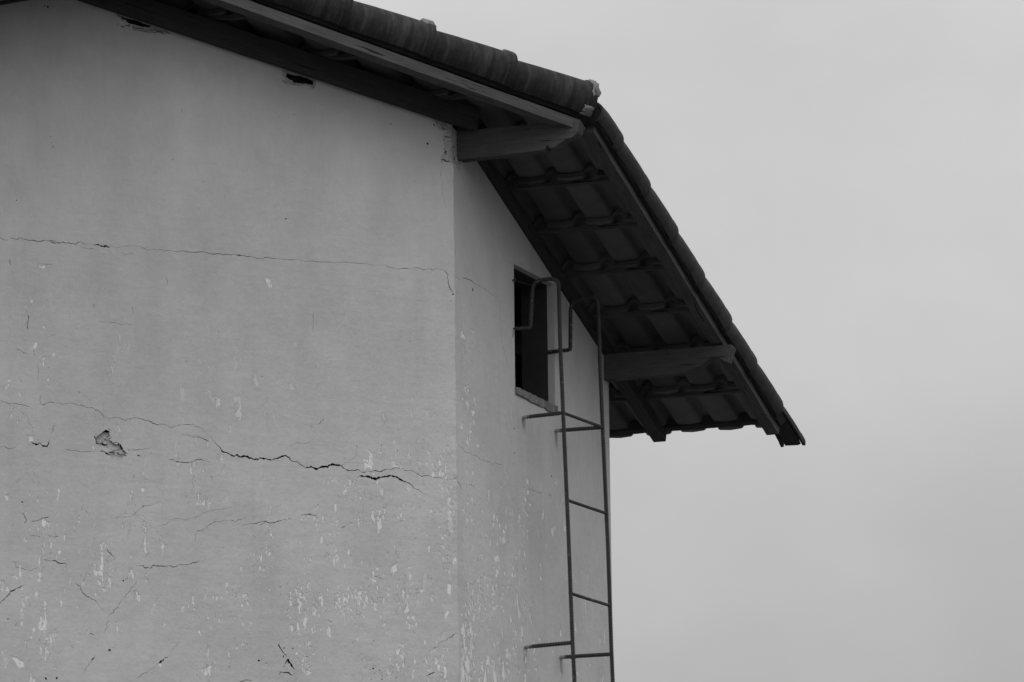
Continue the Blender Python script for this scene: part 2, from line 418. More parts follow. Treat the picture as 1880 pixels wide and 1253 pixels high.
crackL([(206, 953.7), (239, 948.4), (263, 930), (299, 922.6)], .8); crackL([(260, 931), (266, 929)], 1.6)
crackL([(358, 977.6), (380.6, 965.7), (407, 956.6), (428, 956.6), (450, 952)], 1.1); crackL([(358, 978), (358, 1000)], .6)
crackL([(288, 967), (318, 954), (345, 955), (383, 939), (407, 936), (428, 930)], .8)
crackL([(443, 965), (470, 962), (486.6, 957.7), (509, 957.7), (543, 956)], [1, 1.2, 2, 1.4, .8]); crackL([(476, 965), (486, 959)], 1.2)
crackL([(552, 947), (562.7, 945), (579.6, 946.5), (585, 953.5)], [1, 2, 2, 1])
crackL([(627, 970), (634, 965.5)], 1.6); crackL([(640, 959), (720, 959), (760, 955)], .5)
crackL([(41.7, 942), (50, 955.5), (44.5, 961)], 1.5); crackL([(57.7, 957.7), (76, 953), (90, 948.5)], 1.5)
crackL([(55, 982.5), (74, 987)], 1.2); crackL([(96, 986), (107, 985)], 1.2)
crackL([(22.5, 1029.6), (32, 1042), (51, 1047), (74.6, 1039.4)], .9)
crackL([(80, 1028), (110, 1034.6), (121, 1035), (123, 1038.6)], [1, 1.6, 2.6, 1.5])
crackL([(0, 1110), (10, 1097), (19.7, 1086), (36.6, 1079), (49, 1073)], [1.2, 1.6, 2.2, 2, 1])
crackL([(248, 1039), (262, 1038.6), (274.6, 1044), (293, 1040), (324, 1040), (357.7, 1034), (377.5, 1027)], [1, 1.6, 1.8, 1.4, 1.5, 1.8, .8])
crackL([(198.6, 1133), (214, 1117), (232.4, 1091.5), (251, 1066)], 1.2); crackL([(200, 1139), (191.5, 1162)], .9)
crackL([(196, 1008), (203, 1018), (212.7, 1027)], [2.2, 1.4, .8]); crackL([(138, 1069), (153.5, 1090), (172, 1101), (197, 1125)], [1.2, 1.8, 1.2, .6])
crackL([(292, 1218), (300, 1212), (310, 1204)], [3.6, 2, 1.6], .012); crackL([(251, 1246.5), (270, 1235), (290, 1218)], 1); crackL([(314, 1198.6), (327, 1177)], .7)
crackL([(153.5, 1238), (163.4, 1218), (174.6, 1204)], [.8, 1, 2.4]); crackL([(165, 1163), (172, 1165)], 2)
crackL([(527.5, 1210), (534.5, 1221), (543, 1229.6)], [5, 3.4, 1.6], .016); crackL([(527, 1211), (523, 1222)], 1.8); crackL([(512, 1182), (519, 1198), (526, 1206)], [3, 1.6, 1.8])
crackL([(512, 1240), (515, 1234), (526, 1235), (537, 1241)], [1.5, 2, 2.4, 1.6])
crackL([(786.6, 1198.6), (813, 1177.5), (839, 1163)], [.8, 1.2, 2]); crackL([(783, 1241), (798, 1234)], 2)
crackL([(440, 1253), (452, 1249), (462, 1250)], 2)
crackL([(680, 1055), (695, 1060), (703, 1065)], 1); crackL([(0, 340), (1, 375)], .4)
for x, y, r in ((200.5, 1194, 3.4), (475.5, 1213.5, 3), (104, 1245, 3), (84, 1246, 3), (832, 541, 2), (718, 228, 1.8), (525, 402, 2), (30, 368, 1.6), (700, 818, 1.4), (655, 820, 1.6), (730, 828, 1.6), (514, 1078, 1.6), (226, 1067, 2.2), (41, 922, 2.4), (15, 1137, 1.8), (97, 270, 1.3), (99, 268, 1), (94, 251, 1), (95, 262, .9), (92, 240, .8), (88, 13, 3), (82, 11, 2)):
    p = on_left(x, y); featL.append((blob(p[0], p[1], r * PXM * .85, r * PXM * .7, 7), .010, 3))
# --- the burst of render on the long wall
areaL([(176, 804.7), (187, 795), (193.5, 792), (200.7, 793), (201.5, 808), (208, 814), (220, 817), (225, 825), (235, 834.5), (226, 833.5), (208, 829), (195, 823), (186, 820), (177, 811)], .013, 2)
areaL([(196, 834.5), (203, 830.5), (214, 830), (228, 834), (237, 836), (226, 841), (213, 843), (202, 841)], .008, 2)
areaL([(203, 825), (214, 825.5), (224.5, 824.5), (235, 834), (246, 833.5), (252, 837), (246, 837.8), (236, 836.2), (226, 833.6), (212, 828)], .03, 3)
crackL([(173, 801), (176.5, 811), (181, 815), (187, 818)], [2.5, 3, 4, 2.5], .026); crackL([(186, 814), (193, 817), (199, 815)], [1.5, 4, 1.5], .026)
crackL([(187, 795), (193.5, 791.5), (201, 793.5)], [1.5, 3.6, 2], .026); crackL([(252, 837), (259, 839)], [3, 1], .02)
crackL([(182, 829), (190, 828.5)], 1.6); crackL([(187, 831), (196, 834), (200, 830.5), (212, 830)], [1, 2.4, 2, 2], .02)
crackL([(201, 786), (201, 793)], .9); crackL([(208, 814), (213, 811.8), (221, 816.5), (226, 825)], [1.5, 1.6, 1.8, 2.5], .022)
# --- broken render under the roof board, and the crumbled corner
areaL([(519, 128), (580, 146), (581, 156), (574, 164), (569, 159), (556, 157), (545, 157.5), (530, 156), (522, 147)], .012, 2)
areaL([(529, 133), (578, 148), (577, 155), (568, 154), (548, 151), (535, 146), (527, 141)], .05, 3)
areaL([(209, 22), (245, 33), (296, 50), (313, 63), (303, 62), (280, 60), (246, 54), (242, 45), (226, 39)], .010, 2)
areaL([(214, 24), (250, 36), (290, 50), (270, 49), (246, 44), (226, 34)], .03, 3)
crackL([(243, 50), (262, 51.5), (285, 54), (302, 61)], [2, 1.5, 1.5, 2], .02); crackL([(243, 54), (272, 59), (302, 62.5)], 1.6, .02)
areaL([(795, 214), (838, 222), (838, 300), (826, 300), (809, 300), (812, 285), (817, 272), (812, 258), (816, 244), (806, 234)], .006, 2)
areaL([(806, 226), (818, 226), (833, 238), (830, 246), (822, 240), (812, 236)], .016, 2)
for a in ([(813, 238), (822, 236), (826, 241)], [(818, 250), (826, 252), (829, 250)], [(815, 272), (820, 278), (819, 285)], [(812, 292), (820, 297), (826, 296)]): crackL(a, 2.2, .016)
crackL([(812, 302), (812, 345), (815, 375), (822, 380)], .6)
areaR([(831, 228), (846, 240), (847, 262), (845, 285), (848, 305), (844, 318), (838, 306), (831, 300)], .008, 2)
for x, y, r in ((834, 300, 2), (837, 292, 2.5), (841, 301, 2.5), (785, 264, 2)):
    p = (on_right if x > 832 else on_left)(x, y); (featR if x > 832 else featL).append((blob(p[0], p[1], r * PXM * 1.3, r * PXM, 7), .014, 3))
def rubble(F, fn, cx, cy, ex, ey, n, r0, r1, kx=1.0):
    for _ in range(n):
        x, y = cx + random.uniform(-ex, ex), cy + random.uniform(-ey, ey)
        p = fn(x, y); r = random.uniform(r0, r1) * PXM; m = random.choice((2, 2, 2, 2, 2, 0, 0, 0, 0, 3))
        F.append((blob(p[0], p[1], r * kx * random.uniform(.6, 1.3), r * random.uniform(.5, 1.1) * (.5 if m == 3 else 1), random.choice((5, 6, 7)), .45), random.uniform(.002, .011) if m != 3 else .018, m))
rubble(featL, on_left, 825, 262, 10, 38, 26, 1.2, 4.5); rubble(featL, on_left, 806, 226, 14, 9, 14, 1, 3.5); rubble(featR, on_right, 839, 268, 6, 38, 20, 1.2, 4, 2.2)
rubble(featL, on_left, 548, 152, 28, 6, 22, 1, 3.6); rubble(featL, on_left, 262, 48, 40, 7, 22, 1, 4); rubble(featL, on_left, 196, 808, 10, 9, 7, 1, 2.6); rubble(featL, on_left, 216, 836, 12, 3, 8, 1, 2.4)
rubble(featL, on_left, 530, 1205, 14, 22, 10, .8, 2); rubble(featL, on_left, 690, 1238, 12, 12, 10, .8, 2)
# --- ladder wall cracks
crackR([(835, 509), (845, 512)], 1); crackR([(848, 509), (857, 513), (873, 521), (894, 533.4), (913, 546)], [1.8, 1.5, .9, 1.1, .7])
crackR([(919, 553), (919, 568), (920, 610), (925.5, 638), (933.5, 674)], [.8, .8, .9, 1.3, .9])
areaR([(866, 527), (869, 532), (873, 533), (867, 535)], .012, 3)
crackR([(841.5, 817), (853, 829), (868, 836), (885, 844), (905, 853), (930, 858)], .9); crackR([(859, 887), (874, 898)], 1); crackR([(891, 905), (900, 918)], .9)
crackR([(968, 901), (970, 899), (990, 905), (996, 904)], 1.1); crackR([(1008, 908), (1012, 912), (1011, 917)], 2)
crackR([(862, 1073), (868, 1073), (874, 1067)], 1.1); crackR([(845, 880), (850, 930), (846, 1000)], .4)
for x, y, r in ((1013, 875, 1.6), (944, 787, 1.4), (944, 604, 2.5), (941, 516, 2.4), (944, 832, 1.4), (832, 636, 2)):
    p = on_right(x, y); featR.append((blob(p[0], p[1], r * PXM * 1.8, r * PXM, 7), .012, 3))
# --- patches of lost paint, traced
for pl in ([(50, 799.6), (61, 800), (64, 806), (62, 811), (53, 810)], [(0, 1066), (8, 1066), (17, 1086), (6, 1084.5), (0, 1080)], [(22.5, 1204), (42, 1213), (46.5, 1224), (34, 1225)],
           [(369, 1231), (384.5, 1221), (398.6, 1210), (389, 1224), (380, 1239), (375, 1239)], [(81.7, 1115.5), (87, 1142), (87, 1156), (72, 1156), (75, 1139)], [(80, 1159), (84.5, 1159), (89.6, 1174.6), (84.5, 1172)],
           [(70, 1170), (77.5, 1200), (72, 1201)], [(42, 1097), (45, 1114), (42, 1135), (36.6, 1135), (39, 1114)], [(81.7, 1041), (74.6, 1066), (69, 1066), (74.6, 1049)], [(76, 955), (84.5, 953.5), (84.5, 965), (80, 967.6), (74.6, 962)],
           [(86, 981.7), (94, 987), (93, 1008), (90, 996)], [(8.5, 909), (15, 907), (17, 916), (10, 918)], [(602, 1136.6), (610, 1145), (608, 1173), (603.5, 1169), (599, 1162), (602, 1151)], [(630, 1122.5), (634.5, 1125), (635, 1149), (632, 1148)],
           [(539, 1080), (550, 1083), (540, 1089)], [(684, 1103), (691, 1105.6), (691.7, 1120), (685, 1121)], [(822, 1070), (829, 1073), (826, 1094), (819, 1083)], [(822, 1120), (827.5, 1121), (819, 1144), (815.6, 1134)],
           [(539, 1152), (543, 1165), (557, 1168), (557, 1193), (546, 1204), (547, 1227), (540, 1227), (531, 1204), (529, 1182), (537, 1172)], [(554, 1222.5), (574, 1235), (562.7, 1239)], [(679, 824), (684, 832), (686, 850), (681, 861), (673, 858), (678, 843)],
           [(66, 628), (73, 627), (66, 641), (62, 640)], [(69, 486), (78, 489), (86, 489), (80, 494), (72, 490)], [(179, 1050), (185, 1046), (190, 1055), (184, 1057)], [(210, 1048), (216, 1052), (212, 1055)], [(248, 1075), (255, 1077), (249, 1078)],
           [(184, 1030), (190, 1041), (190, 1052), (187, 1046), (182, 1040)], [(488, 513), (497, 512), (499, 526), (494, 530), (490, 523)], [(781, 1203), (786, 1215), (784, 1219), (781, 1210)], [(485, 1218), (491, 1216), (492, 1226), (486, 1227)], [(286, 1100), (292, 1097), (294, 1106), (287, 1108)]):
    areaL(pl, .0016, 1)
for pl in ([(846, 1160), (851, 1140), (855, 1162), (850, 1176)], [(848, 1184), (854, 1190), (852, 1214), (849, 1208)], [(846, 1222), (853, 1226), (854, 1253), (847, 1253)], [(861, 1152), (867, 1149), (868, 1168), (863, 1164)], [(864, 1174), (869, 1180), (867, 1204), (864, 1192)], [(858, 1204), (862, 1212), (861, 1232), (857, 1226)], [(904, 955), (908, 960), (908, 975), (904, 970)], [(912, 940), (916, 958), (911, 955)], [(924, 986), (929, 990), (927, 1003), (923, 995)],
           [(908, 1018), (917, 1020), (914, 1036), (909, 1030)], [(905, 1068), (912, 1090), (909, 1095), (904, 1085)], [(923, 1086), (929, 1102), (925, 1101)], [(889, 1093), (892, 1115), (888, 1112)], [(904, 1098), (911, 1130), (907, 1122)], [(865, 1095), (874, 1116), (871, 1120), (864, 1103)],
           [(909, 1210), (914, 1253), (908, 1253), (906, 1230)], [(926, 1205), (930, 1240), (925, 1253), (922, 1240)], [(893, 1225), (895, 1253), (888, 1253)], [(972, 1120), (979, 1145), (976, 1150), (972, 1135)], [(1027, 1143), (1032, 1170), (1027, 1171)], [(950, 1080), (957, 1130), (953, 1140), (949, 1110)]):
    areaR(pl, .0016, 1)
# --- clusters of small flakes
def cluster(F, fn, cx, cy, ex, ey, n, smin, smax, kx=1.0):
    for _ in range(int(n * 3.4)):
        x, y = random.gauss(cx, ex * .5), random.gauss(cy, ey * .5)
        if fn is on_left and not (-20 < x < 833): continue
        if fn is on_right and not (846 < x < 1105): continue
        p = fn(x, min(y, 1290)); r = random.uniform(smin, smax) * random.uniform(.45, 1) ** 1.3
        q = blob(p[0], p[1], r * PXM * random.uniform(.5, 1) * kx, r * PXM * random.uniform(.8, 2.4), random.choice((7, 9, 11)), .68)
        F.append((q, .0012, 1))
        for _2 in range(random.choice((0, 0, 1, 2, 3))):                 # ragged neighbours, mostly above and below
            p = (p[0] + random.gauss(0, r * PXM * .7 * kx), p[1] + random.gauss(0, r * PXM * 1.6))
            F.append((blob(p[0], p[1], r * PXM * random.uniform(.3, .8) * kx, r * PXM * random.uniform(.5, 1.5), random.choice((7, 9, 11)), .68), .0012, 1))
for c in ((80, 1000, 50, 90, 16), (185, 1035, 22, 50, 16), (600, 1110, 110, 44, 40), (690, 1090, 36, 60, 18), (555, 1110, 40, 60, 18), (820, 975, 34, 50, 15), (815, 855, 24, 26, 16), (825, 1020, 20, 40, 9), (430, 1105, 50, 40, 12), (615, 995, 22, 50, 9),
          (725, 1215, 80, 50, 22), (560, 1200, 30, 60, 14), (755, 1120, 20, 50, 9), (810, 1220, 22, 50, 14), (575, 955, 34, 20, 8), (480, 1010, 24, 40, 8), (660, 1040, 120, 140, 22), (350, 1130, 120, 70, 9), (40, 1120, 60, 120, 10), (760, 925, 80, 40, 8), (740, 850, 60, 22, 7), (150, 1010, 140, 200, 20), (60, 700, 60, 160, 10), (640, 890, 60, 20, 6)):
    cluster(featL, on_left, *c, .7, 4.8)
for c in ((905, 1000, 60, 160, 40), (880, 1100, 40, 80, 34), (925, 1225, 70, 60, 34), (865, 960, 24, 100, 16), (960, 1130, 40, 120, 14), (862, 760, 22, 120, 14), (856, 1195, 22, 90, 30), (862, 1225, 26, 50, 18), (965, 920, 16, 60, 8), (860, 640, 18, 60, 6), (1000, 1000, 40, 160, 8)):
    cluster(featR, on_right, *c, .7, 5.2, 2.2)

# --- rust runs below the ladder fixings
for x, y, ln in ((961, 772, 26), (1021, 795, 30), (963, 1192, 44), (1029, 1214, 40), (944, 608, 14)):
    for q in range(3):
        xx = x + random.uniform(-2, 2.5); l2 = ln * random.uniform(.5, 1.1)
        areaR([(xx - 1.4, y - 3), (xx + 1.4, y - 3), (xx + 1.1, y + l2 * .6), (xx + .2, y + l2), (xx - 1.0, y + l2 * .5)], .0007, 4)
ZB = GZ - 0.3
LLEN, RLEN = 3.7, 2.14
zr = lambda s, k: HK + k + rise(s)
A_RIDGE = RIDGE_S / CT
CZ = [(0, -1.75 + .021 * i) for i in range(139)]
# window opening in the ladder wall
WS0, WS1, WZ0, WZ1 = 0.798, 1.356, 0.098, 0.696
build_wall('wall', [(-LLEN, ZB), (0, ZB)] + CZ + [(0, zr(0, .012)), (A_RIDGE, zr(RIDGE_S, .012)), (-LLEN, zr(-LLEN * CT, .012))], featL, (UL, NL), (-2.3, -0.03, -1.7, 1.15, .055))
build_wall('wall', [(0, ZB), (RLEN, ZB), (RLEN, zr(RLEN, .012)), (0, zr(0, .012))] + CZ[::-1], featR, (UR, NR), (0.04, 2.1, -1.7, 0.42, .06),
           hole=[(WS0, WZ0), (WS1, WZ0), (WS1, WZ1), (WS0, WZ1)], reveal=.036)
# the walls that turn out of sight (plain), and the inner brick faces
cs = [(-LLEN * CT, -LLEN * ST), (-LLEN * CT, -3.6), (RIDGE_S, -3.6), (RLEN, -3.6), (RLEN, 0)]
for (s0, t0), (s1, t1) in zip(cs, cs[1:]):
    v = [UR * s0 + NR * t0 + Z * ZB, UR * s1 + NR * t1 + Z * ZB, pt(s1, t1, .012), pt(s0, t0, .012)]
    adopt(link('wall', mesh('wall', v, [(0, 1, 2, 3)]), None, ('paint',)))
TH = .17
def inner(P, ua, no, out_, hole=None):
    V = [Vector(q) for q in out_]; F = [list(range(len(out_)))]
    if hole: V += [Vector(q) for q in hole]; F.append(list(range(len(out_), len(out_) + 4)))
    ov, _, of, _, _, og = delaunay_2d_cdt(V, [], F, 0, 1e-6)
    me = mesh('inner_wall', [P + ua * q[0] + Z * q[1] - no * TH for q in ov], [f for f, o in zip(of, og) if 0 in o and 1 not in o])
    adopt(link('inner_wall', me, None, ('brick',)))
inner(Vector(), UL, NL, [(-LLEN + .1, ZB), (-.07, ZB), (-.07, zr(0, .0)), (A_RIDGE, zr(RIDGE_S, 0)), (-LLEN + .1, zr(-LLEN * CT, 0))])
FR = .003
inner(Vector(), UR, NR, [(.07, ZB), (RLEN - .02, ZB), (RLEN - .02, zr(RLEN, 0)), (.07, zr(0, 0))], [(WS0, WZ0), (WS1, WZ0), (WS1, WZ1), (WS0, WZ1)])
# window: dark lining behind the plaster reveal, a rough sill
win = empty('window'); adopt(win)
def ring_box(name, a0, a1, z0, z1, wd, d0, d1, mat, parent):
    o = [(a0, z0), (a1, z0), (a1, z1), (a0, z1)]; i = [(a0 + wd, z0 + wd), (a1 - wd, z0 + wd), (a1 - wd, z1 - wd), (a0 + wd, z1 - wd)]
    vs_ = [UR * a + Z * z - NR * d for d in (d0, d1) for ring in (o, i) for a, z in ring]
    fs = []
    for q in range(4):
        r = (q + 1) % 4
        fs += [(q, r, 4 + r, 4 + q), (4 + q, 4 + r, 12 + r, 12 + q), (8 + q, 12 + q, 12 + r, 8 + r), (q, 8 + q, 8 + r, r)]
    me = mesh(name, vs_, fs); bm = bmesh.new(); bm.from_mesh(me); bmesh.ops.recalc_face_normals(bm, faces=bm.faces); bm.to_mesh(me); bm.free()
    return link(name, me, parent, (mat,))
def keep(o, par):                                         # parent without moving
    bpy.context.view_layer.update(); mw = o.matrix_world.copy(); o.parent = par; o.matrix_parent_inverse = par.matrix_world.inverted(); return o
bpy.context.view_layer.update()
for o in [ring_box('frame', WS0 - .02, WS1 + .02, WZ0 - .02, WZ1 + .02, .024, .037, .168, 'frame', None)]: keep(o, win)
# sill: uneven lump of render along the bottom edge
vs_, fs = [], []
NSEG = 16
for i in range(NSEG + 1):
    a = WS0 - .005 + (WS1 + .012 - WS0) * i / NSEG
    j = lambda q: random.uniform(-q, q)
    dn = .034 + .012 * i / NSEG + j(.005)
    for d, z in ((.006, WZ0 - dn), (-.010 + j(.003), WZ0 - dn + .006), (-.012 + j(.003), WZ0 + .001 + j(.004)), (.044, WZ0 + .004 + j(.002)), (.05, WZ0 - .02)):
        vs_.append(UR * a + Z * z - NR * d)
for i in range(NSEG):
    for q in range(5): fs.append((5 * i + q, 5 * i + (q + 1) % 5, 5 * i + 5 + (q + 1) % 5, 5 * i + 5 + q))
fs += [(0, 1, 2, 3, 4), tuple(5 * NSEG + q for q in (4, 3, 2, 1, 0))]
me = mesh('sill', vs_, fs); bm = bmesh.new(); bm.from_mesh(me); bmesh.ops.recalc_face_normals(bm, faces=bm.faces); bm.to_mesh(me); bm.free()
keep(link('sill', me, None, ('sill',)), win)

# ------------------------------------------------------------------ roof
roof = empty('roof'); adopt(roof); bpy.context.view_layer.update()
CA = 1 / math.sqrt(1 + TA * TA); SLD = (UR - Z * TA) * CA; RN = NR.cross(SLD)            # slope direction, roof normal
EAVE_S, VERGE_T, EDGE_N, TOP_S, BACK_T = 3.02, 0.60, 0.345, RIDGE_S, -3.95
GAUGE_S, ROW0 = 0.3865, 2.632
def into(o): return keep(o, roof)

# purlins: from inside the wall out to the verge, with cut ends
def purlin(s, k_top, prof, mat):
    """prof: (t, drop) along the underside from the wall outward, last point at the top of the end"""
    t0 = min(-0.6, prof[0][0] - .5); dp = .07
    P = [(t0, 0.0)] + [(t0, prof[0][1])] + prof
    n = len(P); vs_ = []
    for side in (0, 1):
        for t, dr in P:
            b = pt(s, t, k_top); v = b + UR * (side * dp) - Z * dr
            if dr == 0: v = v - Z * (side * dp * TA)
            vs_.append(v)
    fs = [tuple(range(n)), tuple(range(2 * n - 1, n - 1, -1))] + [(i, n + i, n + (i + 1) % n, (i + 1) % n) for i in range(n)]
    x, y, z = NR, -UR, Z
    m = Matrix((x, y, z)).transposed().to_4x4(); o0 = pt(s, 0, k_top); mi_ = (Matrix.Translation(o0) @ m).inverted()
    me = mesh('purlin', [mi_ @ v for v in vs_], fs); bm = bmesh.new(); bm.from_mesh(me)
    bmesh.ops.recalc_face_normals(bm, faces=bm.faces); bmesh.ops.triangulate(bm, faces=[f for f in bm.faces if len(f.verts) > 4]); bm.to_mesh(me); bm.free()
    o = link('purlin', me, None, (mat,)); o.matrix_world = Matrix.Translation(o0) @ m
    return into(o)
purlin(.075, .018, [(0, .135), (.30, .13), (.425, .126), (.435, .104), (.45, .122), (.475, .118), (.50, .102), (.53, .085), (.56, .078), (.585, .06), (.60, .0)], 'wood')
purlin(2.07, .018, [(0, .128), (.42, .122), (.432, .116), (.452, .104), (.475, .102), (.51, .094), (.535, .072), (.555, .056), (.575, .054), (.60, .062), (.632, .082), (.642, .084), (.668, .012), (.665, 0)], 'wood')
purlin(-1.40, -.01, [(-1.62, .13), (-1.6, .13), (-1.58, 0)], 'wood')

# rafters down the slope, edge board along the cut side, dark board on the long wall's head
for t, wd, mat in ((.556, .062, 'wood'), (-.035, .066, 'wood_dark'), (-.62, .06, 'wood'), (-1.2, .06, 'wood'), (-1.8, .06, 'wood'), (-2.4, .06, 'wood'), (-3.0, .06, 'wood'), (-3.6, .06, 'wood')):
    s0 = max(t_to_s(t + wd, EDGE_N - .06 if t > .3 else -.02), TOP_S)
    kb, hb = (.034, .040) if t > .3 else (.0185, .056)
    into(local_bar('rafter', pt(s0, t, kb), pt(2.965 if t > .3 else 2.925, t, kb), NR, Z, wd, hb, mat, None, .0015, 12))
def lpt(a, n, k):                                         # by distance along and out from the long wall
    p = UL * a + NL * n; return p + Z * (HK + k + rise(p.dot(UR)))
AR2 = A_RIDGE + EDGE_N * .7                               # where the cut edge crosses the ridge
def lpt_r(n): return (RIDGE_S - n * NL.dot(UR)) / CT
into(local_bar('edge_board', lpt(lpt_r(EDGE_N - .05) + .002, EDGE_N - .085, .006), lpt(.475, EDGE_N - .085, .006), NL, Z, .085, .046, 'wood_pale', None, .0015, 16))
into(local_bar('wall_board', lpt(lpt_r(.004) + .002, .004, -.044), lpt(.10, .004, .004), NL, Z, .045, .10, 'wood_dark', None, .0015, 14))
into(local_bar('edge_board', lpt(-3.9, EDGE_N - .085, .006), lpt(lpt_r(EDGE_N - .05) - .002, EDGE_N - .085, .006), NL, Z, .085, .046, 'wood_pale', None, .0015, 16))
into(local_bar('wall_board', lpt(-3.9, .004, -.044), lpt(lpt_r(.004) - .002, .004, -.044), NL, Z, .045, .10, 'wood_dark', None, .0015, 14))

# laths
s = ROW0; rows = []
while s > TOP_S: rows.append(s); s -= GAUGE_S
rows.sort()
for s in rows:
    t1 = min(VERGE_T + .015, nl_to_t(s, EDGE_N - .02))
    if t1 < BACK_T + .3: continue
    into(local_bar('lath', pt(s - .022, BACK_T, .0755) , pt(s - .022, t1, .0755), UR, Z, .045, .016, 'wood', None, .002, 10))

# tiles
PROF = [(-.108, .022), (-.101, .006), (-.092, .001), (-.035, -.004), (.022, .001), (.031, .007), (.038, .024), (.049, .039), (.066, .045), (.084, .039), (.098, .024), (.105, .008)]
TL = .452
def tile_mesh():
    ys = [-.045, -.02, .03, .2, .39, .425]; th = [.024, .024, .012, .012, .013, .019]
    vs_, fs, mi = [], [], []
    n = len(PROF)
    for lay in (0, 1):
        for y, h in zip(ys, th):
            u = max(y, 0) / .425
            for x, z in PROF:
                zz = z + .024 + .017 * (y / .425) + .007 * math.sin(math.pi * u)
                if lay: zz -= h
                xx = x * (1 if not lay else (0.94 if z > .02 else 1))
                vs_.append((xx, y, zz))
    m = len(ys)
    I = lambda l, j, i: l * n * m + j * n + i
    for j in range(m - 1):
        for i in range(n - 1):
            fs.append((I(0, j, i), I(0, j, i + 1), I(0, j + 1, i + 1), I(0, j + 1, i))); mi.append(1)
            fs.append((I(1, j, i), I(1, j + 1, i), I(1, j + 1, i + 1), I(1, j, i + 1))); mi.append(0)
        for i, fl in ((0, 0), (n - 1, 1)):
            q = (I(0, j, i), I(0, j + 1, i), I(1, j + 1, i), I(1, j, i)); fs.append(q[::-1] if fl else q); mi.append(1 if fl else 0)
    for j, fl in ((0, 0), (m - 1, 1)):
        for i in range(n - 1):
            q = (I(0, j, i), I(1, j, i), I(1, j, i + 1), I(0, j, i + 1)); fs.append(q[::-1] if fl else q); mi.append(0 if not fl else 1)
    me = mesh('roof_tile', vs_, fs, mi, True); me.materials.append(M['clay']); me.materials.append(M['mould'])
    bm = bmesh.new(); bm.from_mesh(me); bmesh.ops.recalc_face_normals(bm, faces=bm.faces)
    for e in bm.edges:
        if len(e.link_faces) == 2 and e.calc_face_angle(0) > 0.9: e.smooth = False
    bm.to_mesh(me); bm.free()
    return me
TM = tile_mesh()
M3 = Matrix((NR, SLD, RN)).transposed().to_4x4()
WT, COL0 = .1965, .573
tiles = []
for s in rows:
    c = 0
    while True:
        t = COL0 - c * WT; c += 1
        if t < BACK_T + .1: break
        jx, jr = random.uniform(-.004, .004), random.uniform(-.008, .008)
        base = pt(s + random.uniform(-.006, .006), t + jx, .0925 + random.uniform(0, .003))
        mw = Matrix.Translation(base) @ M3 @ Matrix.Rotation(jr, 4, 'Z')
        cn_ = [mw @ Vector((x, y, .03)) for x in (-.108, .106) for y in (-.045, .407)]
        dn = [q.dot(NL) - EDGE_N - .015 for q in cn_]; dv = [q.dot(NR) - VERGE_T - .035 for q in cn_]
        if min(dn) > -.03: continue
        tiles.append((mw, max(dn) > 0, max(dv) > 0))
def put_tile(mw, cutn, cutv):
    me = TM
    if cutn or cutv:
        me = TM.copy(); bm = bmesh.new(); bm.from_mesh(me); iv = mw.inverted()
        for do, no, d in ((cutn, NL, EDGE_N + .015), (cutv, NR, VERGE_T + .035)):
            if do:
                co = iv @ (no * d); nn = (iv.to_3x3() @ no).normalized()
                bmesh.ops.bisect_plane(bm, geom=bm.verts[:] + bm.edges[:] + bm.faces[:], plane_co=co, plane_no=nn, clear_outer=True)
        bm.to_mesh(me); bm.free()
        if not me.polygons: return
    o = bpy.data.objects.new('tile', me); COL.objects.link(o); o.parent = roof; o.matrix_parent_inverse = RINV; o.matrix_world = mw
    o.matrix_basis = mw
RINV = roof.matrix_world.inverted()
front_tiles = list(tiles)
tiles.sort(key=lambda q: -(q[0].translation.dot(NR) + max(q[0].translation.dot(NL), -3) * .6))
for q in tiles[:300]: put_tile(*q)
rest = tiles[300:]
# the far slope, beyond the ridge: the same tiles laid the other way
EDGE_B = .45
SLB = (-UR - Z * TA) * CA; RB = SLB.cross(NR); MB = Matrix((-NR, SLB, -NR.cross(SLB))).transposed().to_4x4()
for s in rows + [ROW0 + GAUGE_S]:
    sb = 2 * RIDGE_S - s
    if sb < -3.4: continue
    t = min(.75, nl_to_t(sb, EDGE_B) - .05)
    while t > BACK_T + .1:
        if (UR * sb + NR * t).dot(NL) < EDGE_B: rest.append((Matrix.Translation(pt(sb, t, .0925)) @ MB, 0, 0))
        t -= WT
if rest:
    vs_, fs, mi = [], [], []
    for mw, _, _ in rest:
        b = len(vs_); vs_ += [mw @ v.co for v in TM.vertices]
        for p in TM.polygons: fs.append(tuple(b + i for i in p.vertices)); mi.append(p.material_index)
    me = mesh('rear_tiles', vs_, fs, mi, True); o = link('rear_tiles', me, None, ('clay', 'mould')); into(o); o['kind'] = 'stuff'

# mortar packed under the lowest tile ends
vs_, fs = [], []; NB = 70
for i in range(NB + 1):
    t = BACK_T + (VERGE_T - .01 - BACK_T) * i / NB; j = lambda q: random.uniform(-q, q)
    for q, k in ((2.965, .110), (3.003 + j(.003), .112 + j(.003)), (3.006 + j(.004), .150), (2.965, .150)): vs_.append(pt(q, t, k))
for i in range(NB):
    for q in range(4): fs.append((4 * i + q, 4 * i + (q + 1) % 4, 4 * i + 4 + (q + 1) % 4, 4 * i + 4 + q))
fs += [(0, 1, 2, 3), tuple(4 * NB + q for q in (3, 2, 1, 0))]
me = mesh('eave_mortar', vs_, fs); bm = bmesh.new(); bm.from_mesh(me); bmesh.ops.recalc_face_normals(bm, faces=bm.faces); bm.to_mesh(me); bm.free()
into(link('eave_mortar', me, None, ('bed',)))

